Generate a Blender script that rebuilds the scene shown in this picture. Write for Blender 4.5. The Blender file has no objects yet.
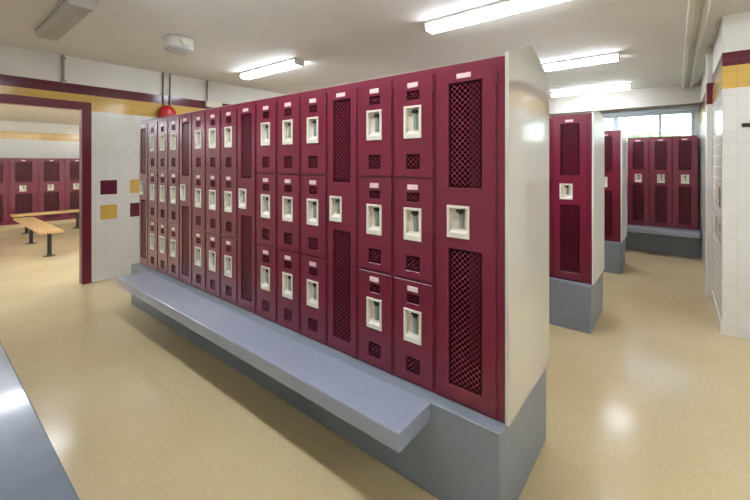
import bpy, bmesh, math, random
from mathutils import Vector
random.seed(7)
S = bpy.context.scene
C = S.collection
PI = math.pi
EYE = 1.55

# ------------------------------------------------------------------ materials
def lin(c):
    out = []
    for v in c:
        v /= 255.0
        out.append(v / 12.92 if v <= .04045 else ((v + .055) / 1.055) ** 2.4)
    return (*out, 1.0)

def mat(name, rgb, rough=.5, metal=0.0, var=0.0, scale=8.0, bump=0.0, bscale=60.0, coat=0.0, spec=.5, detail=4.0,
        coat_rough=.08, rvar=0.0):
    m = bpy.data.materials.new(name); m.use_nodes = True
    nt = m.node_tree; b = nt.nodes['Principled BSDF']
    b.inputs['Base Color'].default_value = lin(rgb)
    b.inputs['Roughness'].default_value = rough
    b.inputs['Metallic'].default_value = metal
    b.inputs['Specular IOR Level'].default_value = spec
    b.inputs['Coat Weight'].default_value = coat
    b.inputs['Coat Roughness'].default_value = coat_rough
    tc = nt.nodes.new('ShaderNodeTexCoord')
    if var or rvar:
        n = nt.nodes.new('ShaderNodeTexNoise'); n.inputs['Scale'].default_value = scale
        n.inputs['Detail'].default_value = detail
        nt.links.new(tc.outputs['Object'], n.inputs['Vector'])
        if var:
            r = nt.nodes.new('ShaderNodeValToRGB')
            l = lin(rgb)
            r.color_ramp.elements[0].position = .3; r.color_ramp.elements[1].position = .7
            r.color_ramp.elements[0].color = (*[x * (1 - var) for x in l[:3]], 1)
            r.color_ramp.elements[1].color = (*[min(1, x * (1 + var)) for x in l[:3]], 1)
            nt.links.new(n.outputs['Fac'], r.inputs['Fac'])
            nt.links.new(r.outputs['Color'], b.inputs['Base Color'])
        if rvar:
            mr = nt.nodes.new('ShaderNodeMapRange')
            mr.inputs['From Min'].default_value = .3; mr.inputs['From Max'].default_value = .7
            mr.inputs['To Min'].default_value = max(.02, rough - rvar); mr.inputs['To Max'].default_value = rough + rvar
            nt.links.new(n.outputs['Fac'], mr.inputs['Value'])
            nt.links.new(mr.outputs['Result'], b.inputs['Roughness'])
    if bump:
        n2 = nt.nodes.new('ShaderNodeTexNoise'); n2.inputs['Scale'].default_value = bscale
        nt.links.new(tc.outputs['Object'], n2.inputs['Vector'])
        bp = nt.nodes.new('ShaderNodeBump'); bp.inputs['Strength'].default_value = bump
        bp.inputs['Distance'].default_value = .004
        nt.links.new(n2.outputs['Fac'], bp.inputs['Height'])
        nt.links.new(bp.outputs['Normal'], b.inputs['Normal'])
    return m

def tile_mat(name, rgb, grout, axis, size=.108, rough=.15):
    """glazed square wall tile; axis = world axis the tile rows run along"""
    m = bpy.data.materials.new(name); m.use_nodes = True
    nt = m.node_tree; b = nt.nodes['Principled BSDF']
    g = nt.nodes.new('ShaderNodeNewGeometry')
    s = nt.nodes.new('ShaderNodeSeparateXYZ'); nt.links.new(g.outputs['Position'], s.inputs[0])
    c = nt.nodes.new('ShaderNodeCombineXYZ')
    nt.links.new(s.outputs['XYZ'.index(axis)], c.inputs[0]); nt.links.new(s.outputs[2], c.inputs[1])
    br = nt.nodes.new('ShaderNodeTexBrick'); br.offset = 0.0; br.squash = 1.0
    br.inputs['Scale'].default_value = 1.0
    br.inputs['Brick Width'].default_value = size; br.inputs['Row Height'].default_value = size
    br.inputs['Mortar Size'].default_value = .0022; br.inputs['Mortar Smooth'].default_value = .3
    l = lin(rgb)
    br.inputs['Color1'].default_value = l
    br.inputs['Color2'].default_value = (*[x * .96 for x in l[:3]], 1)
    br.inputs['Mortar'].default_value = lin(grout)
    nt.links.new(c.outputs[0], br.inputs['Vector'])
    nt.links.new(br.outputs['Color'], b.inputs['Base Color'])
    mr = nt.nodes.new('ShaderNodeMapRange')
    mr.inputs['To Min'].default_value = rough; mr.inputs['To Max'].default_value = .6
    nt.links.new(br.outputs['Fac'], mr.inputs['Value']); nt.links.new(mr.outputs['Result'], b.inputs['Roughness'])
    inv = nt.nodes.new('ShaderNodeMath'); inv.operation = 'SUBTRACT'; inv.inputs[0].default_value = 1
    nt.links.new(br.outputs['Fac'], inv.inputs[1])
    bp = nt.nodes.new('ShaderNodeBump'); bp.inputs['Strength'].default_value = .5; bp.inputs['Distance'].default_value = .0015
    nt.links.new(inv.outputs[0], bp.inputs['Height']); nt.links.new(bp.outputs['Normal'], b.inputs['Normal'])
    return m

def emit(name, rgb, strength):
    m = bpy.data.materials.new(name); m.use_nodes = True
    nt = m.node_tree; b = nt.nodes['Principled BSDF']
    b.inputs['Base Color'].default_value = lin((240, 240, 236))
    b.inputs['Emission Color'].default_value = lin(rgb)
    b.inputs['Emission Strength'].default_value = strength
    return m

def floor_mat():
    m = bpy.data.materials.new('poured_floor'); m.use_nodes = True
    nt = m.node_tree; b = nt.nodes['Principled BSDF']
    tc = nt.nodes.new('ShaderNodeTexCoord')
    fine = nt.nodes.new('ShaderNodeTexVoronoi'); fine.inputs['Scale'].default_value = 75
    big = nt.nodes.new('ShaderNodeTexNoise'); big.inputs['Scale'].default_value = 1.1; big.inputs['Detail'].default_value = 6
    spk = nt.nodes.new('ShaderNodeTexNoise'); spk.inputs['Scale'].default_value = 38; spk.inputs['Detail'].default_value = 3
    for n in (fine, big, spk): nt.links.new(tc.outputs['Object'], n.inputs['Vector'])
    r = nt.nodes.new('ShaderNodeValToRGB')
    r.color_ramp.elements[0].position = .25; r.color_ramp.elements[1].position = .75
    r.color_ramp.elements[0].color = lin(FLOOR_A); r.color_ramp.elements[1].color = lin(FLOOR_B)
    nt.links.new(big.outputs['Fac'], r.inputs['Fac'])
    r2 = nt.nodes.new('ShaderNodeValToRGB')
    r2.color_ramp.elements[0].position = .30; r2.color_ramp.elements[1].position = .62
    r2.color_ramp.elements[0].color = (.62, .58, .5, 1); r2.color_ramp.elements[1].color = (1, 1, 1, 1)
    nt.links.new(spk.outputs['Fac'], r2.inputs['Fac'])
    mx = nt.nodes.new('ShaderNodeMix'); mx.data_type = 'RGBA'; mx.blend_type = 'MULTIPLY'; mx.inputs['Factor'].default_value = .15
    nt.links.new(r.outputs['Color'], mx.inputs['A']); nt.links.new(r2.outputs['Color'], mx.inputs['B'])
    hsv = nt.nodes.new('ShaderNodeMix'); hsv.data_type = 'RGBA'; hsv.blend_type = 'SOFT_LIGHT'; hsv.inputs['Factor'].default_value = .05
    nt.links.new(mx.outputs['Result'], hsv.inputs['A']); nt.links.new(fine.outputs['Color'], hsv.inputs['B'])
    nt.links.new(hsv.outputs['Result'], b.inputs['Base Color'])
    mr = nt.nodes.new('ShaderNodeMapRange')
    mr.inputs['From Min'].default_value = .3; mr.inputs['From Max'].default_value = .7
    mr.inputs['To Min'].default_value = .15; mr.inputs['To Max'].default_value = .24
    nt.links.new(big.outputs['Fac'], mr.inputs['Value']); nt.links.new(mr.outputs['Result'], b.inputs['Roughness'])
    return m

def glass_mat():
    m = bpy.data.materials.new('window_glass'); m.use_nodes = True
    nt = m.node_tree; nt.nodes.remove(nt.nodes['Principled BSDF'])
    out = nt.nodes['Material Output']
    t = nt.nodes.new('ShaderNodeBsdfTransparent'); t.inputs['Color'].default_value = (.95, .98, .97, 1)
    g = nt.nodes.new('ShaderNodeBsdfGlossy'); g.inputs['Roughness'].default_value = .02
    f = nt.nodes.new('ShaderNodeFresnel'); f.inputs['IOR'].default_value = 1.25
    mx = nt.nodes.new('ShaderNodeMixShader')
    nt.links.new(f.outputs[0], mx.inputs[0]); nt.links.new(t.outputs[0], mx.inputs[1]); nt.links.new(g.outputs[0], mx.inputs[2])
    nt.links.new(mx.outputs[0], out.inputs['Surface'])
    return m

def wood_mat():
    m = bpy.data.materials.new('pale_wood'); m.use_nodes = True
    nt = m.node_tree; b = nt.nodes['Principled BSDF']; b.inputs['Roughness'].default_value = .35
    tc = nt.nodes.new('ShaderNodeTexCoord')
    mp = nt.nodes.new('ShaderNodeMapping'); mp.inputs['Scale'].default_value = (1.5, 14, 14)
    n = nt.nodes.new('ShaderNodeTexNoise'); n.inputs['Scale'].default_value = 3; n.inputs['Detail'].default_value = 6
    r = nt.nodes.new('ShaderNodeValToRGB')
    r.color_ramp.elements[0].position = .3; r.color_ramp.elements[1].position = .7
    r.color_ramp.elements[0].color = lin((196, 152, 92)); r.color_ramp.elements[1].color = lin((226, 188, 128))
    nt.links.new(tc.outputs['Object'], mp.inputs['Vector']); nt.links.new(mp.outputs[0], n.inputs['Vector'])
    nt.links.new(n.outputs['Fac'], r.inputs['Fac']); nt.links.new(r.outputs['Color'], b.inputs['Base Color'])
    return m

FLOOR_A, FLOOR_B = (204, 182, 138), (216, 197, 156)
WHITE = (232, 229, 221); GROUT = (212, 208, 199)
M = dict(
    floor=floor_mat(),
    ceiling=mat('ceiling_paint', (228, 224, 218), .8, var=.05, scale=1.2, bump=.15, bscale=90),
    tile_x=tile_mat('white_tile_x', WHITE, GROUT, 'X'), tile_y=tile_mat('white_tile_y', WHITE, GROUT, 'Y'),
    mtile_x=tile_mat('maroon_tile_x', (102, 38, 54), (80, 40, 50), 'X'), mtile_y=tile_mat('maroon_tile_y', (102, 38, 54), (80, 40, 50), 'Y'),
    ytile_x=tile_mat('yellow_tile_x', (222, 182, 92), (180, 150, 90), 'X'), ytile_y=tile_mat('yellow_tile_y', (222, 182, 92), (180, 150, 90), 'Y'),
    paint=mat('white_wall_paint', (230, 227, 219), .6, var=.03, scale=2),
    maroon=mat('maroon_enamel', (120, 28, 54), .30, var=.06, scale=3, bump=.05, bscale=220, coat=.6, coat_rough=.26),
    maroon_shade=mat('maroon_enamel_shaded', (58, 16, 26), .6),  # locker enamel darkened, the unlit interior's shade put into its colour
    frame=mat('maroon_frame_paint', (106, 26, 46), .35, var=.05, scale=5),
    grey=mat('grey_floor_paint', (154, 162, 178), .30, var=.05, scale=4, bump=.06, bscale=40, coat=.6, coat_rough=.1),
    grey_dark=mat('grey_plinth_paint', (132, 140, 148), .42, var=.06, scale=3, bump=.15, bscale=60),
    panel=mat('beige_gloss_panel', (212, 207, 195), .07, var=.02, scale=2, spec=.8, coat=1.0, coat_rough=.06),
    ivory=mat('ivory_metal', (232, 224, 208), .3, var=.03, scale=30),
    lever=mat('grey_green_metal', (150, 158, 146), .35, metal=.2, var=.04, scale=30),
    dark=mat('dark_slot', (38, 34, 34), .5, var=.05, scale=30),
    plate=mat('pale_pink_plate', (236, 206, 206), .35, var=.03, scale=40),
    lit=emit('lit_diffuser', (234, 243, 255), 16),
    unlit=mat('unlit_diffuser', (190, 186, 184), .25, var=.03, scale=6),
    housing=mat('white_fixture_metal', (214, 212, 206), .4, var=.02, scale=6),
    red=mat('red_enamel', (196, 32, 30), .28, var=.04, scale=10),
    steel=mat('galvanised_steel', (150, 148, 142), .4, metal=.6, var=.06, scale=14),
    alu=mat('aluminium_frame', (176, 186, 190), .4, metal=.5, var=.04, scale=8),
    panel_lit=mat('lit_panel_paint', (226, 224, 218), .35, var=.03, scale=2),  # whiter copy of the end panel, brightness from light put into colour
    hood=mat('hood_paint', (196, 190, 178), .6, var=.04, scale=3),
    grey_gloss=mat('grey_gloss_paint', (112, 122, 134), .24, var=.08, scale=3, bump=.08, bscale=30, coat=.6, coat_rough=.08),
    glass=glass_mat(), wood=wood_mat(),
    black=mat('black_steel', (46, 40, 34), .45, var=.08, scale=12),
    leaf=mat('foliage', (96, 136, 84), .7, var=.25, scale=6),
    bark=mat('bark', (92, 76, 60), .85, var=.2, scale=9, bump=.4),
    grass=mat('grass_ground', (104, 132, 74), .9, var=.2, scale=3),
)

# ------------------------------------------------------------------ helpers
def box(bm, x0, x1, y0, y1, z0, z1, mi=0):
    v = [bm.verts.new(p) for p in ((x0,y0,z0),(x1,y0,z0),(x1,y1,z0),(x0,y1,z0),(x0,y0,z1),(x1,y0,z1),(x1,y1,z1),(x0,y1,z1))]
    for f in ((0,3,2,1),(4,5,6,7),(0,1,5,4),(1,2,6,5),(2,3,7,6),(3,0,4,7)):
        bm.faces.new([v[i] for i in f]).material_index = mi

def prism(bm, prof, a0, a1, axis='X', mi=0):
    """closed profile extruded along an axis; X: prof=(y,z); Y: prof=(x,z); Z: prof=(x,y)"""
    def P(p, a):
        return (a, p[0], p[1]) if axis == 'X' else ((p[0], a, p[1]) if axis == 'Y' else (p[0], p[1], a))
    A = [bm.verts.new(P(p, a0)) for p in prof]; B = [bm.verts.new(P(p, a1)) for p in prof]
    n = len(prof)
    for i in range(n):
        j = (i + 1) % n
        bm.faces.new((A[i], A[j], B[j], B[i])).material_index = mi
    bm.faces.new(A).material_index = mi; bm.faces.new(B[::-1]).material_index = mi

def lathe(bm, prof, cx=0, cy=0, cz=0, axis='Z', n=28, mi=0):
    rings = []
    for r, h in prof:
        ring = []
        for k in range(n):
            a = 2 * PI * k / n; u, w = r * math.cos(a), r * math.sin(a)
            p = (cx + u, cy + w, cz + h) if axis == 'Z' else ((cx + h, cy + u, cz + w) if axis == 'X' else (cx + u, cy + h, cz + w))
            ring.append(bm.verts.new(p))
        rings.append(ring)
    for a, b in zip(rings, rings[1:]):
        for k in range(n):
            bm.faces.new((a[k], a[(k+1) % n], b[(k+1) % n], b[k])).material_index = mi
    bm.faces.new(rings[0]).material_index = mi; bm.faces.new(rings[-1]).material_index = mi

def sheet(bm, x0, x1, z0, z1, y0, y1, holes=(), mi=0):
    """plate in the XZ plane from y0 (front) to y1 with rectangular openings"""
    xs = sorted({x0, x1, *[h[0] for h in holes], *[h[1] for h in holes]})
    zs = sorted({z0, z1, *[h[2] for h in holes], *[h[3] for h in holes]})
    solid = {}
    for i in range(len(xs) - 1):
        for j in range(len(zs) - 1):
            mx, mz = (xs[i] + xs[i+1]) / 2, (zs[j] + zs[j+1]) / 2
            solid[i, j] = not any(h[0] < mx < h[1] and h[2] < mz < h[3] for h in holes)
    V = {}
    def v(i, j, s):
        if (i, j, s) not in V: V[i, j, s] = bm.verts.new((xs[i], y0 if s == 0 else y1, zs[j]))
        return V[i, j, s]
    for (i, j), ok in solid.items():
        if not ok: continue
        bm.faces.new((v(i,j,0), v(i+1,j,0), v(i+1,j+1,0), v(i,j+1,0))).material_index = mi
        bm.faces.new((v(i,j,1), v(i,j+1,1), v(i+1,j+1,1), v(i+1,j,1))).material_index = mi
        for di, dj, e in ((-1,0,((i,j),(i,j+1))), (1,0,((i+1,j+1),(i+1,j))), (0,-1,((i+1,j),(i,j))), (0,1,((i,j+1),(i+1,j+1)))):
            if not solid.get((i+di, j+dj), False):
                a, b = e
                bm.faces.new((v(*a,0), v(*b,0), v(*b,1), v(*a,1))).material_index = mi

def lattice(bm, x0, x1, z0, z1, nx, nz, y0, y1, fill=.78):
    """expanded-metal grille: staggered diamonds, each a ring around an opening"""
    hw, hh = (x1 - x0) / (2 * nx), (z1 - z0) / (2 * nz)
    cells = [(x0 + hw * (2*i + 1), z0 + hh * (2*j + 1)) for i in range(nx) for j in range(nz)]
    cells += [(x0 + hw * 2 * i, z0 + hh * 2 * j) for i in range(1, nx) for j in range(1, nz)]
    for cx, cz in cells:
        o = ((cx - hw, cz), (cx, cz - hh), (cx + hw, cz), (cx, cz + hh))
        n = [(cx + (p[0] - cx) * fill, cz + (p[1] - cz) * fill) for p in o]
        O = [bm.verts.new((p[0], y0, p[1])) for p in o]; I = [bm.verts.new((p[0], y0, p[1])) for p in n]
        J = [bm.verts.new((p[0], y1, p[1])) for p in n]
        for k in range(4):
            q = (k + 1) % 4
            bm.faces.new((O[k], O[q], I[q], I[k])); bm.faces.new((I[k], I[q], J[q], J[k]))
    # plain border so that the sheet ends straight
    b = .006
    for (a0, a1, c0, c1) in ((x0-b, x0, z0-b, z1+b), (x1, x1+b, z0-b, z1+b), (x0, x1, z0-b, z0), (x0, x1, z1, z1+b)):
        box(bm, a0, a1, y0, y1, c0, c1)

def obj(name, bm, mats, parent=None, bevel=0.0, smooth=False, seg=1):
    bmesh.ops.recalc_face_normals(bm, faces=bm.faces)
    me = bpy.data.meshes.new(name); bm.to_mesh(me); bm.free()
    for m in (mats if isinstance(mats, (list, tuple)) else [mats]): me.materials.append(M[m])
    if smooth:
        for p in me.polygons: p.use_smooth = True
    o = bpy.data.objects.new(name, me); C.objects.link(o)
    if parent: o.parent = parent
    if bevel:
        b = o.modifiers.new('bevel', 'BEVEL'); b.width = bevel; b.segments = seg; b.limit_method = 'ANGLE'; b.angle_limit = math.radians(35)
    return o

def thing(name, label, cat, loc=(0, 0, 0), rz=0.0, group=None):
    o = bpy.data.objects.new(name, None); C.objects.link(o); o.empty_display_size = .1
    o.location = loc; o.rotation_euler = (0, 0, rz); o['label'] = label; o['category'] = cat
    if group: o['group'] = group
    return o

def tag(o, label, cat, group=None):
    o['label'] = label; o['category'] = cat
    if group: o['group'] = group
    return o

def struct(name, bm, mats, parent=None, **k):
    o = obj(name, bm, mats, parent, **k); o['kind'] = 'structure'; return o

def kids(o): return [c for c in bpy.data.objects if c.parent == o]

def dup(root, loc, rz=None, label=None, group=None):
    r = root.copy(); C.objects.link(r); r.location = loc
    if rz is not None: r.rotation_euler = (0, 0, rz)
    if label: r['label'] = label
    if group: r['group'] = group
    for ch in kids(root):
        c = ch.copy(); C.objects.link(c); c.parent = r
        for g in kids(ch):
            d = g.copy(); C.objects.link(d); d.parent = c
    return r

# ------------------------------------------------------------------ measures
CEIL = EYE + 1.335
H = 1.576                      # locker height
ZB = EYE - 1.116               # underside of the lockers = top of plinth and bench
XL, XC, YF = -5.91, .335, 8.56   # left wall, corridor wall, far wall
YR = 4.62                      # wall on the right that faces the camera
X_END = -.565                  # locker end of the banks
STR = (EYE + .673, EYE + .876, EYE + 1.0)   # yellow from, maroon from, white from
XMAX, YMIN = 3.2, -2.8
AX0, AY0, AY1, ACEIL = -12.62, -2.6, 5.4, EYE + 1.03    # room beyond the doorway

# ------------------------------------------------------------------ room shell
bm = bmesh.new(); box(bm, AX0 - .2, XMAX + .2, YMIN - .2, YF + .2, -.15, 0)
struct('floor', bm, 'floor')
bm = bmesh.new(); box(bm, XL - .08, XMAX + .2, YMIN - .2, YF + .2, CEIL, CEIL + .15)
struct('ceiling', bm, 'ceiling')
bm = bmesh.new(); box(bm, AX0 - .2, XL - .08, AY0, AY1, ACEIL, ACEIL + .12)
struct('ceiling_annex', bm, 'ceiling')

def banded_wall(name, axis, pos, t, a0, a1, z1, openings=(), squares=(), front=1, STR=STR):
    """tiled wall with the yellow and maroon bands; front face at pos, thickness t away from the room.
    axis X: wall runs along X and faces -Y; axis Y: wall runs along Y and faces front*X"""
    us = sorted({a0, a1, *[o[0] for o in openings], *[o[1] for o in openings], *[q[0] for q in squares], *[q[0] + q[2] for q in squares]})
    zs = sorted({0, z1, *STR, *[o[2] for o in openings], *[o[3] for o in openings], *[q[1] for q in squares], *[q[1] + q[2] for q in squares]})
    us = [u for u in us if a0 <= u <= a1]; zs = [z for z in zs if z <= z1]
    solid, mi = {}, {}
    for i in range(len(us) - 1):
        for j in range(len(zs) - 1):
            u, z = (us[i] + us[i+1]) / 2, (zs[j] + zs[j+1]) / 2
            solid[i, j] = not any(o[0] < u < o[1] and o[2] < z < o[3] for o in openings)
            k = 0
            if STR[0] < z < STR[1]: k = 2
            elif STR[1] < z < STR[2]: k = 1
            elif z > STR[2]: k = 3
            for q in squares:
                if q[0] < u < q[0] + q[2] and q[1] < z < q[1] + q[2]: k = q[3]
            mi[i, j] = k
    bm = bmesh.new(); V = {}
    back = pos + t if axis == 'X' else pos - front * t
    def v(i, j, s):
        if (i, j, s) not in V:
            d = pos if s == 0 else back
            V[i, j, s] = bm.verts.new((us[i], d, zs[j]) if axis == 'X' else (d, us[i], zs[j]))
        return V[i, j, s]
    for (i, j), ok in solid.items():
        if not ok: continue
        bm.faces.new((v(i,j,0), v(i+1,j,0), v(i+1,j+1,0), v(i,j+1,0))).material_index = mi[i, j]
        bm.faces.new((v(i,j,1), v(i,j+1,1), v(i+1,j+1,1), v(i+1,j,1))).material_index = 3
        for di, dj, e in ((-1,0,((i,j),(i,j+1))), (1,0,((i+1,j+1),(i+1,j))), (0,-1,((i+1,j),(i,j))), (0,1,((i,j+1),(i+1,j+1)))):
            if not solid.get((i+di, j+dj), False):
                a, b = e
                bm.faces.new((v(*a,0), v(*b,0), v(*b,1), v(*a,1))).material_index = mi[i, j]
    sfx = '_x' if axis == 'X' else '_y'
    return struct(name, bm, ['tile' + sfx, 'mtile' + sfx, 'ytile' + sfx, 'paint'])

SQ = .19
zr1, zr2 = EYE - .42, EYE - .75
DOOR_Y = (-.35, 1.385); DOOR_Z = EYE + .70
banded_wall('wall_left', 'Y', XL, .08, YMIN, YF, CEIL, openings=[(DOOR_Y[0] - .005, DOOR_Y[1] + .005, 0, DOOR_Z + .005)],
            squares=[(1.565, zr1, SQ, 1), (1.91, zr1, SQ, 2), (1.565, zr2, SQ, 2), (1.91, zr2, SQ, 1)], front=1)
# corridor wall (faces -X) and the wall on the right facing the camera
banded_wall('wall_corridor', 'Y', XC, .18, YR + .031, YF, CEIL,
            squares=[(4.78, zr1, SQ, 1), (5.14, zr1, SQ, 2), (4.78, zr2, SQ, 2), (5.14, zr2, SQ, 1)], front=-1)
banded_wall('wall_right', 'X', YR, .03, XC, XMAX, CEIL)
# the white end of the corridor wall, flush with the right wall
W_X0, W_X1, W_Z0, W_Z1 = -2.7, .27, EYE + .34, EYE + .93
bm = bmesh.new(); sheet(bm, XL, XC + .18, 0, CEIL, YF, YF + .2, [(W_X0, W_X1, W_Z0, W_Z1)])
struct('wall_far', bm, 'paint')
bm = bmesh.new(); box(bm, XL, XMAX, YMIN - .2, YMIN, 0, CEIL); struct('wall_back', bm, 'paint')
bm = bmesh.new(); box(bm, XMAX, XMAX + .2, YMIN, YR, 0, CEIL); struct('wall_side', bm, 'paint')
# room beyond the doorway
banded_wall('wall_annex_far', 'Y', AX0, .2, AY0, AY1, ACEIL, front=1, STR=(EYE + .58, EYE + .765, EYE + .77))
bm = bmesh.new(); box(bm, AX0, XL - .08, AY0 - .2, AY0, 0, ACEIL); struct('wall_annex_near', bm, 'paint')
bm = bmesh.new(); box(bm, AX0, XL - .08, AY1, AY1 + .2, 0, ACEIL); struct('wall_annex_end', bm, 'paint')
# baseboards
bm = bmesh.new()
prism(bm, [(XL, 0), (XL + .012, 0), (XL + .012, .09), (XL + .006, .1), (XL, .1)], DOOR_Y[1] + .09, YF, 'Y')
struct('baseboard_left', bm, 'tile_y')
bm = bmesh.new(); prism(bm, [(YR, 0), (YR - .012, 0), (YR - .012, .09), (YR - .006, .1), (YR, .1)], XC, XMAX, 'X')
struct('baseboard_right', bm, 'tile_x')
bm = bmesh.new(); prism(bm, [(XC, 0), (XC - .012, 0), (XC - .012, .09), (XC - .006, .1), (XC, .1)], YR - .012, 5.715, 'Y')
struct('baseboard_corridor', bm, 'tile_y')
bm = bmesh.new()
box(bm, XC - .05, XC - .0005, 5.72, 5.92, 0, STR[0], 0); box(bm, XC - .05, XC - .0005, 5.72, 5.92, STR[0], STR[1] + .04, 1)
box(bm, XC - .05, XC - .0005, 5.72, 5.92, STR[1] + .04, CEIL, 2)
struct('trim_10', bm, ['paint', 'frame', 'paint'], bevel=.003)
# doorway frame: two jambs and a head, each with a stop
bm = bmesh.new()
for (a, b) in ((DOOR_Y[1], DOOR_Y[1] + .08), (DOOR_Y[0] - .08, DOOR_Y[0])):
    box(bm, XL + .001, XL + .022, a, b, 0, DOOR_Z + .08)
    box(bm, XL - .102, XL - .081, a, b, 0, DOOR_Z + .08)
for (a, b) in ((DOOR_Y[1] - .02, DOOR_Y[1] + .004), (DOOR_Y[0] - .004, DOOR_Y[0] + .02)):
    box(bm, XL - .102, XL + .022, a, b, 0, DOOR_Z + .004)
box(bm, XL + .001, XL + .022, DOOR_Y[0], DOOR_Y[1], DOOR_Z, DOOR_Z + .08)
box(bm, XL - .102, XL - .081, DOOR_Y[0], DOOR_Y[1], DOOR_Z, DOOR_Z + .08)
box(bm, XL - .102, XL + .022, DOOR_Y[0] + .02, DOOR_Y[1] - .02, DOOR_Z - .02, DOOR_Z + .004)
struct('door_1', bm, 'frame', bevel=.002)
# far soffit over the window, ceiling beam and conduit along the corridor
bm = bmesh.new(); box(bm, XL, XC, YF - .34, YF, EYE + 1.02, CEIL); box(bm, XL, XC, YF - .37, YF - .34, EYE + 1.0, EYE + 1.06)
struct('trim_1', bm, 'hood')
bm = bmesh.new(); box(bm, .085, .125, YMIN, YF - .34, CEIL - .08, CEIL); box(bm, .125, .30, YMIN, YF - .34, CEIL - .016, CEIL)
lathe(bm, [(.022, YMIN), (.022, YF - .341)], cx=.205, cz=CEIL - .04, axis='Y', n=14)
struct('trim_2', bm, 'paint', bevel=.004)

# ------------------------------------------------------------------ window, sky and what stands outside
win = bpy.data.objects.new('window_1', None); C.objects.link(win); win['kind'] = 'structure'
bm = bmesh.new()
f = .05
sheet(bm, W_X0, W_X1, W_Z0, W_Z1, YF + .02, YF + .09, [(W_X0 + f, W_X1 - f, W_Z0 + f, W_Z1 - f)])
obj('window_frame', bm, 'alu', win, bevel=.004)
mull = [W_X0 + f]
for x in (-1.75, -.90, -.21):
    bm = bmesh.new(); w = .045 if x == -.90 else .022
    box(bm, x - w, x + w, YF + .025, YF + .085, W_Z0 + f, W_Z1 - f); obj('mullion', bm, 'alu', win, bevel=.003)
    mull += [x - w, x + w]
mull.append(W_X1 - f)
for a, b in zip(mull[::2], mull[1::2]):
    bm = bmesh.new(); box(bm, a, b, YF + .052, YF + .056, W_Z0 + f, W_Z1 - f); obj('pane', bm, 'glass', win)
bm = bmesh.new(); box(bm, W_X0 - .05, W_X1 + .04, YF - .012, YF + .0, W_Z1, W_Z1 + .055)
struct('trim_3', bm, 'alu')
bm = bmesh.new(); box(bm, -22, 20, YF + .2, 42, -.3, -.05); struct('ground', bm, 'grass')

def tree(x, y, h, r, label):
    t = thing('tree', label, 'tree', (x, y, -.05), 0, 'trees outside the window')
    bm = bmesh.new(); lathe(bm, [(.16, 0), (.11, h * .3), (.08, h * .6), (.03, h * .8)], n=10)
    obj('trunk', bm, 'bark', t, smooth=True)
    bm = bmesh.new()
    for k in range(9):
        a = random.uniform(0, 2 * PI); d = r * random.uniform(.1, .62)
        c = Vector((d * math.cos(a), d * math.sin(a), h * random.uniform(.42, .86)))
        rr = r * random.uniform(.36, .55)
        res = bmesh.ops.create_icosphere(bm, subdivisions=3, radius=rr)
        for v in res['verts']:
            n = v.co.normalized()
            k2 = 1 + .16 * math.sin(9 * n.x + 3 * k) * math.sin(8 * n.y + k) + .12 * math.sin(13 * n.z + 5 * n.x) + random.uniform(-.06, .06)
            v.co = c + v.co * k2
        for q in range(90):
            n = Vector((random.gauss(0, 1), random.gauss(0, 1), random.gauss(0, 1))).normalized()
            p = c + n * rr * random.uniform(.95, 1.2); s = .07
            u = n.orthogonal().normalized() * s; w = n.cross(u).normalized() * s * .6 + n * .03
            vs = [bm.verts.new(p + e) for e in (u, w, -u, -w)]; bm.faces.new(vs)
    obj('crown', bm, 'leaf', t)
tree(-3.4, 15.5, 2.5, 1.25, 'leafy tree outside, left of the window mullion')
tree(-.5, 17.5, 2.9, 1.35, 'leafy tree outside behind the middle pane')
tree(2.9, 16.2, 2.6, 1.3, 'leafy tree outside at the right end of the window')

# ------------------------------------------------------------------ lockers
DT, DB = EYE + .43 - ZB, EYE - 1.095 - ZB       # door top and bottom above the locker's base
YD0, YD1 = -.010, -.004                          # door sheet
def body_frame(t, w, doors, shelves=()):
    e = .0006; a, b = -w/2 + e, w/2 - e
    bm = bmesh.new(); th = .01
    box(bm, a, a + th, .016, .36, 0, H); box(bm, b - th, b, .016, .36, 0, H)
    box(bm, a + th, b - th, .35, .36, 0, H)
    for z in (0, H - th, *shelves): box(bm, a + th, b - th, .016, .35, z, z + th)
    obj('body', bm, 'maroon_shade', t)
    bm = bmesh.new()
    sheet(bm, a, b, 0, H, 0, .016, [(d[0] + .012, d[1] - .012, d[2] + .012, d[3] - .012) for d in doors])
    obj('frame', bm, 'maroon', t, bevel=.0015)

def latch(door, lx0, lx1, lz0, lz1):
    m = .012; cx = (lx0 + lx1) / 2; hgt = lz1 - lz0
    bm = bmesh.new()
    sheet(bm, lx0, lx1, lz0, lz1, -.0165, YD0 - .0002, [(lx0 + m, lx1 - m, lz0 + m, lz1 - m)])
    # recess
    i0, i1, j0, j1 = lx0 + m, lx1 - m, lz0 + m, lz1 - m
    box(bm, i0 - .002, i1 + .002, .012, .014, j0 - .002, j1 + .002)
    box(bm, i0 - .002, i0, YD0, .012, j0, j1); box(bm, i1, i1 + .002, YD0, .012, j0, j1)
    box(bm, i0, i1, YD0, .012, j1, j1 + .002)
    prism(bm, [(YD0 - .006, j0 - .002), (.012, j0 - .002), (.012, j0 + .03), (YD0 - .006, j0 + .012)], i0, i1, 'X')   # sloped sill
    obj('latch_plate', bm, 'ivory', door, bevel=.0012)
    bm = bmesh.new()
    box(bm, cx + .000, cx + .018, -.006, .0118, j0 + .034, j1 - .024)
    obj('latch_lever', bm, 'lever', door, bevel=.002)
    bm = bmesh.new()
    lathe(bm, [(.011, -.0085), (.011, .0118)], cx=cx + .009, cz=j1 - .018, axis='Y', n=14)
    box(bm, cx - .018, cx - .004, .0045, .0118, j1 - .022, j1 - .010)
    obj('latch_hole', bm, 'dark', door)

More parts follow.
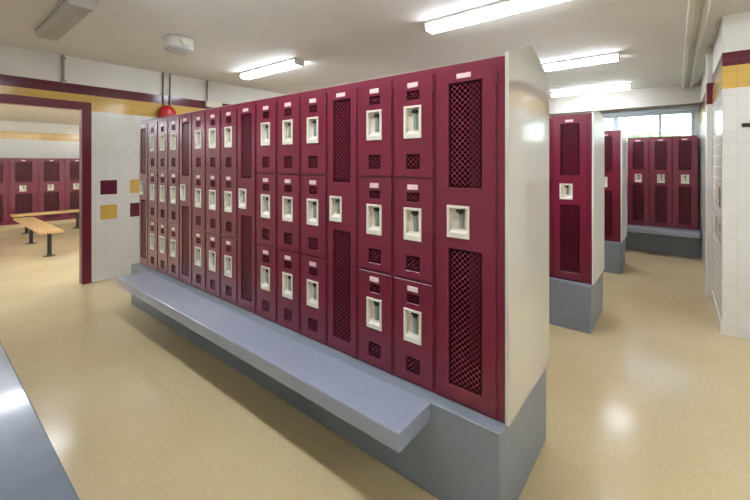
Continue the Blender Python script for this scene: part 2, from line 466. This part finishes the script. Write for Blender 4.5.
def nameplate(door, cx, z0, z1, w=.062):
    bm = bmesh.new(); box(bm, cx - w/2, cx + w/2, YD0 - .003, YD0, z0, z1)
    box(bm, cx - w/2 + .004, cx + w/2 - .004, YD0 - .0042, YD0 - .003, z0 + .004, z1 - .004)
    obj('name_plate', bm, 'plate', door, bevel=.0008)

def grille(door, x0, x1, z0, z1, nx, nz):
    bm = bmesh.new(); lattice(bm, x0, x1, z0, z1, nx, nz, -.0037, -.0022)
    obj('vent_grille', bm, 'maroon', door)

def rel(z): return EYE + z - ZB

def hinges(bm, x, z0, z1):
    for z in (z0 + .06, (z0 + z1) / 2, z1 - .06):
        lathe(bm, [(.004, -.025), (.004, .025)], cx=x, cy=-.008, cz=z, n=8)

def make_single(label, w, dx0, dx1, mw, lx, lw=.105, sc=1.0):
    t = thing('tall_locker', label, 'locker')
    door = (dx0, dx1, DB, DT)
    body_frame(t, w, [door])
    cx = (dx0 + dx1) / 2
    nx = max(4, round(mw / .0275))
    m1 = (cx - mw/2, cx + mw/2, rel(-.114), rel(.372)); m2 = (cx - mw/2, cx + mw/2, rel(-1.035), rel(-.398))
    lz0, lz1 = rel(-.346), rel(-.196)
    lat = (lx - lw/2, lx + lw/2, lz0, lz1)
    hl = (lat[0] + .010, lat[1] - .010, lat[2] + .010, lat[3] - .010)
    bm = bmesh.new(); sheet(bm, dx0, dx1, DB, DT, YD0, YD1, [m1, m2, hl])
    hinges(bm, dx1 + .004, DB, DT)
    d = obj('door', bm, 'maroon', t, bevel=.002)
    for m in (m1, m2): grille(d, *m, nx, round((m[3] - m[2]) / .0265))
    latch(d, *lat); nameplate(d, cx - .005, rel(.388), rel(.411), .07)
    return t

def make_triple(label, w=.248):
    t = thing('three_tier_locker', label, 'locker')
    dx0, dx1 = -w/2 + .012, w/2 - .012
    tiers = [(EYE + .43, EYE - .070), (EYE - .083, EYE - .582), (EYE - .595, EYE - 1.095)]
    doors = [(dx0, dx1, b - ZB, a - ZB) for a, b in tiers]
    body_frame(t, w, doors, shelves=[(tiers[0][1] - ZB - .012), (tiers[1][1] - ZB - .012)])
    for d4 in doors:
        top = d4[3]; cx = .0
        up = (cx - .038, cx + .038, top - .112, top - .066); lo = (cx - .042, cx + .042, top - .462, top - .385)
        lat = (cx - .052, cx + .052, top - .306, top - .142)
        hl = (lat[0] + .010, lat[1] - .010, lat[2] + .010, lat[3] - .010)
        bm = bmesh.new(); sheet(bm, dx0, dx1, d4[2], top, YD0, YD1, [up, lo, hl])
        hinges(bm, dx1 + .004, d4[2], top)
        d = obj('door', bm, 'maroon', t, bevel=.002)
        grille(d, *up, 3, 2); grille(d, *lo, 3, 3)
        latch(d, *lat); nameplate(d, cx, top - .052, top - .026)
    return t

DX = [0, -.03, -.03]                         # the banks' ends are not quite in line
YB = [1.59, 3.92, 6.25]                      # front planes of the three visible banks
GRP = 'maroon lockers of the long bank'
seams = [X_END, -.903] + [-.903 - .248 * k for k in range(1, 16)]
def slot(k): return (seams[k] + seams[k+1]) / 2
kinds = 'S T T S T T T S T T T S T T T S'.split()
names = ['wide maroon single-door locker at the right end of the long bank',
         'maroon three-door locker directly left of the wide end locker',
         'maroon three-door locker second left of the wide end locker, beside a tall mesh door',
         'tall maroon mesh-door locker between the nearest pair and nearest trio of three-door lockers',
         'right-hand three-door locker of the nearest trio',
         'middle three-door locker of the nearest trio',
         'left-hand three-door locker of the nearest trio',
         'tall maroon mesh-door locker between the nearest trio and the middle trio',
         'right-hand three-door locker of the middle trio',
         'middle three-door locker of the middle trio',
         'left-hand three-door locker of the middle trio',
         'tall maroon mesh-door locker between the middle trio and the farthest trio',
         'right-hand three-door locker of the farthest trio, toward the white left wall',
         'middle three-door locker of the farthest trio, toward the white left wall',
         'left-hand three-door locker of the farthest trio, toward the white left wall',
         'tall maroon mesh-door locker at the far left end of the long bank']
WW = -.903; ww = X_END - WW
wide = make_single(names[0], ww, -ww/2 + .014, ww/2 - .038, .165, -ww/2 + .125, .112)
wide['group'] = GRP
wide.location = (slot(0), YB[0], ZB)
single = triple = None
for k in range(1, 16):
    loc = (slot(k), YB[0], ZB)
    if kinds[k] == 'S':
        if single is None:
            single = make_single(names[k], .248, -.113, .113, .14, -.045, .098); single['group'] = GRP; single.location = loc
        else: dup(single, loc, 0, names[k], GRP)
    else:
        if triple is None:
            triple = make_triple(names[k]); triple['group'] = GRP; triple.location = loc
        else: dup(triple, loc, 0, names[k], GRP)
G2 = 'maroon lockers of the banks farther back'
dup(wide, (slot(0) + DX[1], YB[1], ZB), 0, 'wide maroon locker on the end of the second bank, just past the pale panel', G2)
dup(triple, (slot(1) + DX[1], YB[1], ZB), 0, 'three-door maroon locker beside the wide end locker of the second bank, nearly hidden', G2)
dup(wide, (slot(0) + DX[2], YB[2], ZB), 0, 'wide maroon locker on the end of the third bank, in front of the window', G2)
# far wall lockers
G3 = 'maroon lockers below the window'
FY, fp = 8.17, .322
far = make_single('maroon locker below the window, rightmost, touching the corridor wall', fp, -.148, .148, .16, 0, .105)
far['group'] = G3
far.location = (.132, FY, ZB)
dup(far, (.132 - fp, FY, ZB), 0, 'maroon locker below the window, second from the right wall', G3)
dup(far, (.132 - 2 * fp, FY, ZB), 0, 'maroon locker below the window, beside the end of the third bank', G3)
# lockers in the room beyond the doorway
G4 = 'maroon lockers in the room beyond the doorway'
ap, AXF, CURB = .512, -12.2, .094
anx = make_single('maroon locker beyond the doorway, leftmost one in view', ap, -.236, .236, .30, -.02, .12)
anx['group'] = G4
anx.location = (AXF, 1.70 - ap, CURB); anx.rotation_euler = (0, 0, PI/2)
for k, l in ((0, 'maroon locker beyond the doorway, second from the left, behind the bench end'),
             (1, 'maroon locker beyond the doorway, middle one behind the long pale bench'),
             (2, 'maroon locker beyond the doorway, last one before the maroon door jamb')):
    dup(anx, (AXF, 1.70 + ap * k, CURB), PI/2, l, G4)
bm = bmesh.new(); box(bm, AX0, AXF + .03, -.4, 4.2, 0, CURB); struct('trim_4', bm, 'floor', bevel=.006)

# ------------------------------------------------------------------ banks: plinths, end panels, backs and hoods
def bank(n, y, x0, x1, side, hood='hood', pk=.05):
    d = .64
    bm = bmesh.new(); box(bm, x0 - .05, x1 + .004, y - .07, y + d, 0, ZB)
    struct('trim_%d' % n, bm, 'grey_dark', bevel=.006)
    # the back-to-back half behind the lockers and the low pitched top above them
    bm = bmesh.new(); zt = ZB + H
    box(bm, x0, x1, y + .365, y + d, ZB, zt)
    struct('wall_%s_back' % side, bm, 'maroon')
    bm = bmesh.new()
    prism(bm, [(y + .001, zt + .001), (y + d, zt + .001), (y + d, zt + .003), (y + d/2, zt + pk * .74), (y + .001, zt + .003)], x0, x1, 'X')
    struct('wall_%s_top' % side, bm, hood)
    bm = bmesh.new()
    prism(bm, [(y - .006, ZB + .0), (y + d + .004, ZB), (y + d + .004, zt + .012), (y + d/2, zt + pk), (y - .006, zt + .012)], x1 + .001, x1 + .018, 'X')
    struct('wall_%s_end' % side, bm, 'panel' if pk > .1 else 'panel_lit', bevel=.002)

def bench(x0, x1, y0, y1, label, z=None, m='grey'):
    bm = bmesh.new(); z = ZB if z is None else z
    box(bm, x0, x1, y0, y1, z - .084, z)
    return tag(obj('wall_bench', bm, m, None, bevel=.007, seg=3), label, 'bench', 'grey benches along the locker banks')

bank(5, YB[0], seams[-1], X_END, 'bank', pk=.12)
bench(-4.25, -.886, YB[0] - .33, YB[0] - .071, 'long grey cantilevered bench running along the foot of the nearest maroon lockers')
bank(6, YB[1], -3.6, X_END + DX[1], 'second_bank')
bank(7, YB[2], -3.6, X_END + DX[2], 'third_bank')
# far wall plinth and bench
bm = bmesh.new(); box(bm, -2.6, XC - .005, FY - .07, YF - .002, 0, ZB); struct('trim_8', bm, 'grey_dark', bevel=.006)
bench(-2.4, XC - .02, FY - .33, FY - .071, 'grey bench below the far lockers under the window')
# bank beside the camera: only its plinth and bench reach into the picture
bm = bmesh.new(); box(bm, seams[-1], X_END, -.74, .02, 0, ZB); struct('trim_9', bm, 'grey_dark', bevel=.006)
bench(-4.25, -.886, .021, .352, 'grey glossy bench top cut by the lower left edge of the photo', m='grey_gloss')

# ------------------------------------------------------------------ ceiling lights
LIT = 'lit fluorescent ceiling lights'
def make_light(label, L, lens):
    t = thing('ceiling_light', label, 'light')
    bm = bmesh.new(); prism(bm, [(-.082, 0), (.082, 0), (.086, -.028), (-.086, -.028)], -L/2, L/2, 'X')
    obj('housing', bm, 'housing', t, bevel=.003)
    bm = bmesh.new(); prism(bm, [(-.074, -.029), (.074, -.029), (.078, -.05), (.06, -.08), (-.06, -.08), (-.078, -.05)], -L/2 + .012, L/2 - .012, 'X')
    obj('diffuser', bm, lens, t, bevel=.004)
    for s in (-1, 1):
        bm = bmesh.new(); a, b = (-L/2, -L/2 + .0115) if s < 0 else (L/2 - .0115, L/2)
        prism(bm, [(-.074, -.0285), (.074, -.0285), (.082, -.05), (.063, -.084), (-.063, -.084), (-.082, -.05)], a, b, 'X')
        obj('end_cap', bm, 'housing', t, bevel=.002)
    return t
lights = [((-1.22, 3.12), 'lit tube light on the ceiling, nearest one above the wide end locker'),
          ((-4.38, 3.12), 'lit tube light on the ceiling above the far left part of the long bank'),
          ((-1.15, 5.39), 'lit tube light on the ceiling in front of the second bank top'),
          ((-1.20, 7.62), 'lit tube light on the ceiling close to the far window'),
          ]
l0 = make_light(lights[0][1], 1.25, 'lit'); l0['group'] = LIT; l0.location = (*lights[0][0], CEIL)
for (x, y), lb in lights[1:]: dup(l0, (x, y, CEIL), 0, lb, LIT)
# unseen fixtures: grid repeats, plus one added over the aisle to brighten it
OUT = 'lit fluorescent ceiling lights outside the photo'
for (x, y) in ((-1.22, .86), (-2.65, .86), (-4.38, 5.39), (-4.38, 7.62), (1.7, .86), (1.7, 3.12), (1.7, -1.4)):
    dup(l0, (x, y, CEIL), 0, 'lit tube light on the ceiling among unseen ones, one added for brightness', OUT)
for (x, y) in ((-7.0, -.9), (-7.0, .8), (-7.0, 2.5), (-7.0, 4.2), (-8.2, -.9), (-8.2, 4.2), (-11.0, 4.4), (-11.0, -1.2)):  # annex fixtures kept out of sight, several added to brighten that room
    dup(l0, (x, y, ACEIL), PI/2, 'lit tube light on the ceiling among unseen ones, one added for brightness', OUT)
u = make_light('unlit grey tube light on the ceiling at the upper left, above the doorway', 1.25, 'unlit')
u.location = (-4.30, .86, CEIL); u.scale = (1, 1.25, 1.1)

# ------------------------------------------------------------------ small fittings
t = thing('ceiling_drum_fixture', 'round drum-shaped fixture on the ceiling above the far end of the long bank', 'ceiling fixture', (-4.16, 1.80, CEIL))
bm = bmesh.new(); lathe(bm, [(.10, 0), (.145, -.006), (.148, -.02), (.148, -.10), (.142, -.115)], n=36)
obj('drum', bm, 'housing', t, smooth=False)
bm = bmesh.new(); lathe(bm, [(.138, -.1155), (.13, -.13), (.10, -.145), (.05, -.152), (.004, -.154)], n=36)
obj('cover', bm, 'unlit', t, smooth=True)
bm = bmesh.new(); lathe(bm, [(.045, 0), (.045, .016), (.03, .024), (.004, .027)], cx=.145, cz=-.06, axis='X', n=20)  # ivory disc added in place of the bright highlight on the drum
obj('lens', bm, 'ivory', t, smooth=True)

t = thing('wall_mounted_alarm_bell', 'round red alarm bell on the left wall above the end of the long bank', 'alarm bell', (XL, 2.38, EYE + .725))
bm = bmesh.new(); box(bm, .0005, .035, -.06, .06, -.06, .06); obj('back_box', bm, 'red', t, bevel=.004)
bm = bmesh.new(); lathe(bm, [(.03, .0355), (.125, .04), (.128, .05), (.118, .075), (.09, .095), (.05, .106), (.004, .11)], axis='X', n=36)
obj('gong', bm, 'red', t, smooth=True)
for dy in (-.045, .05):
    bm = bmesh.new(); lathe(bm, [(.011, .061), (.011, 1.335 - .725 - .001)], cx=.018, cy=dy, n=12)
    obj('conduit', bm, 'steel', t, smooth=True)

bm = bmesh.new(); lathe(bm, [(.013, 0), (.013, 1.335 - .99)], cx=XL + .0145, cy=1.18, cz=EYE + .99 - .002, n=12)
for z in (.03, .31): box(bm, XL + .0005, XL + .03, 1.155, 1.205, EYE + .99 + z - .01, EYE + .99 + z + .01)
tag(obj('wall_mounted_pipe', bm, 'steel'), 'short vertical conduit between ceiling and maroon band above the doorway', 'pipe')

t = thing('wall_mounted_light', 'small white box fitting on the left wall just above the locker tops', 'emergency light', (XL, 3.10, EYE + .955))
bm = bmesh.new(); box(bm, .0005, .07, -.13, .13, -.05, .05); obj('case', bm, 'ivory', t, bevel=.006)
bm = bmesh.new(); lathe(bm, [(.011, .051), (.011, 1.335 - .955 - .001)], cx=.018, cy=-.10, n=12); obj('conduit', bm, 'steel', t, smooth=True)

t = thing('hook_rail', 'short dark rail on the white tiled wall at the right edge of the photo', 'rail', (.572, YR, EYE + .335))
bm = bmesh.new(); box(bm, -.11, .16, -.012, -.0005, -.016, .016); obj('plate', bm, 'black', t, bevel=.002)
for x in (-.06, .04, .12):
    bm = bmesh.new(); lathe(bm, [(.006, -.0125), (.006, -.03), (.010, -.033), (.010, -.04)], cx=x, axis='Y', n=12); obj('peg', bm, 'black', t)

# ------------------------------------------------------------------ benches beyond the doorway
def wood_bench(name, L, label, loc, rz, legs, hgt=.43, w=.30):
    t = thing(name, label, 'bench', loc, rz, 'wooden benches beyond the doorway')
    bm = bmesh.new(); box(bm, -L/2, L/2, -w/2, w/2, hgt - .04, hgt); obj('seat', bm, 'wood', t, bevel=.008, seg=2)
    for x in legs:
        bm = bmesh.new()
        lathe(bm, [(.085, 0), (.085, .008), (.035, .014), (.03, .03), (.03, hgt - .06), (.06, hgt - .055), (.06, hgt - .0405)], cx=x, n=18)
        obj('leg', bm, 'black', t)
    return t
wood_bench('wooden_bench', 2.5, 'pale wooden bench end-on to the doorway on dark pedestal legs', (-9.22, 1.45, 0), 0, (1.07, -.45))
wood_bench('wooden_bench', 2.3, 'pale wooden bench standing parallel to the lockers beyond the doorway', (-11.15, 2.5, 0), PI/2, (-.9, 0, .9))

# ------------------------------------------------------------------ sky, camera, view
w = bpy.data.worlds.new('sky'); S.world = w; w.use_nodes = True
nt = w.node_tree; bg = nt.nodes['Background']
sky = nt.nodes.new('ShaderNodeTexSky'); sky.sky_type = 'NISHITA'; sky.sun_disc = False
sky.sun_elevation = math.radians(38); sky.sun_rotation = math.radians(160); sky.dust_density = 2.5; sky.air_density = 1.0
nt.links.new(sky.outputs[0], bg.inputs['Color']); bg.inputs['Strength'].default_value = .85

cam = bpy.data.cameras.new('camera'); co = bpy.data.objects.new('camera', cam); C.objects.link(co)
co.location = (0, 0, EYE); co.rotation_euler = (PI/2, 0, math.radians(38.8))
cam.sensor_width = 36; cam.lens = 373 / 750 * 36; cam.shift_y = -87 / 750; cam.clip_start = .02
S.camera = co
S.view_settings.view_transform = 'Standard'; S.view_settings.look = 'None'
S.view_settings.gamma = 1; S.view_settings.use_curve_mapping = False
S.view_settings.exposure = 1.2
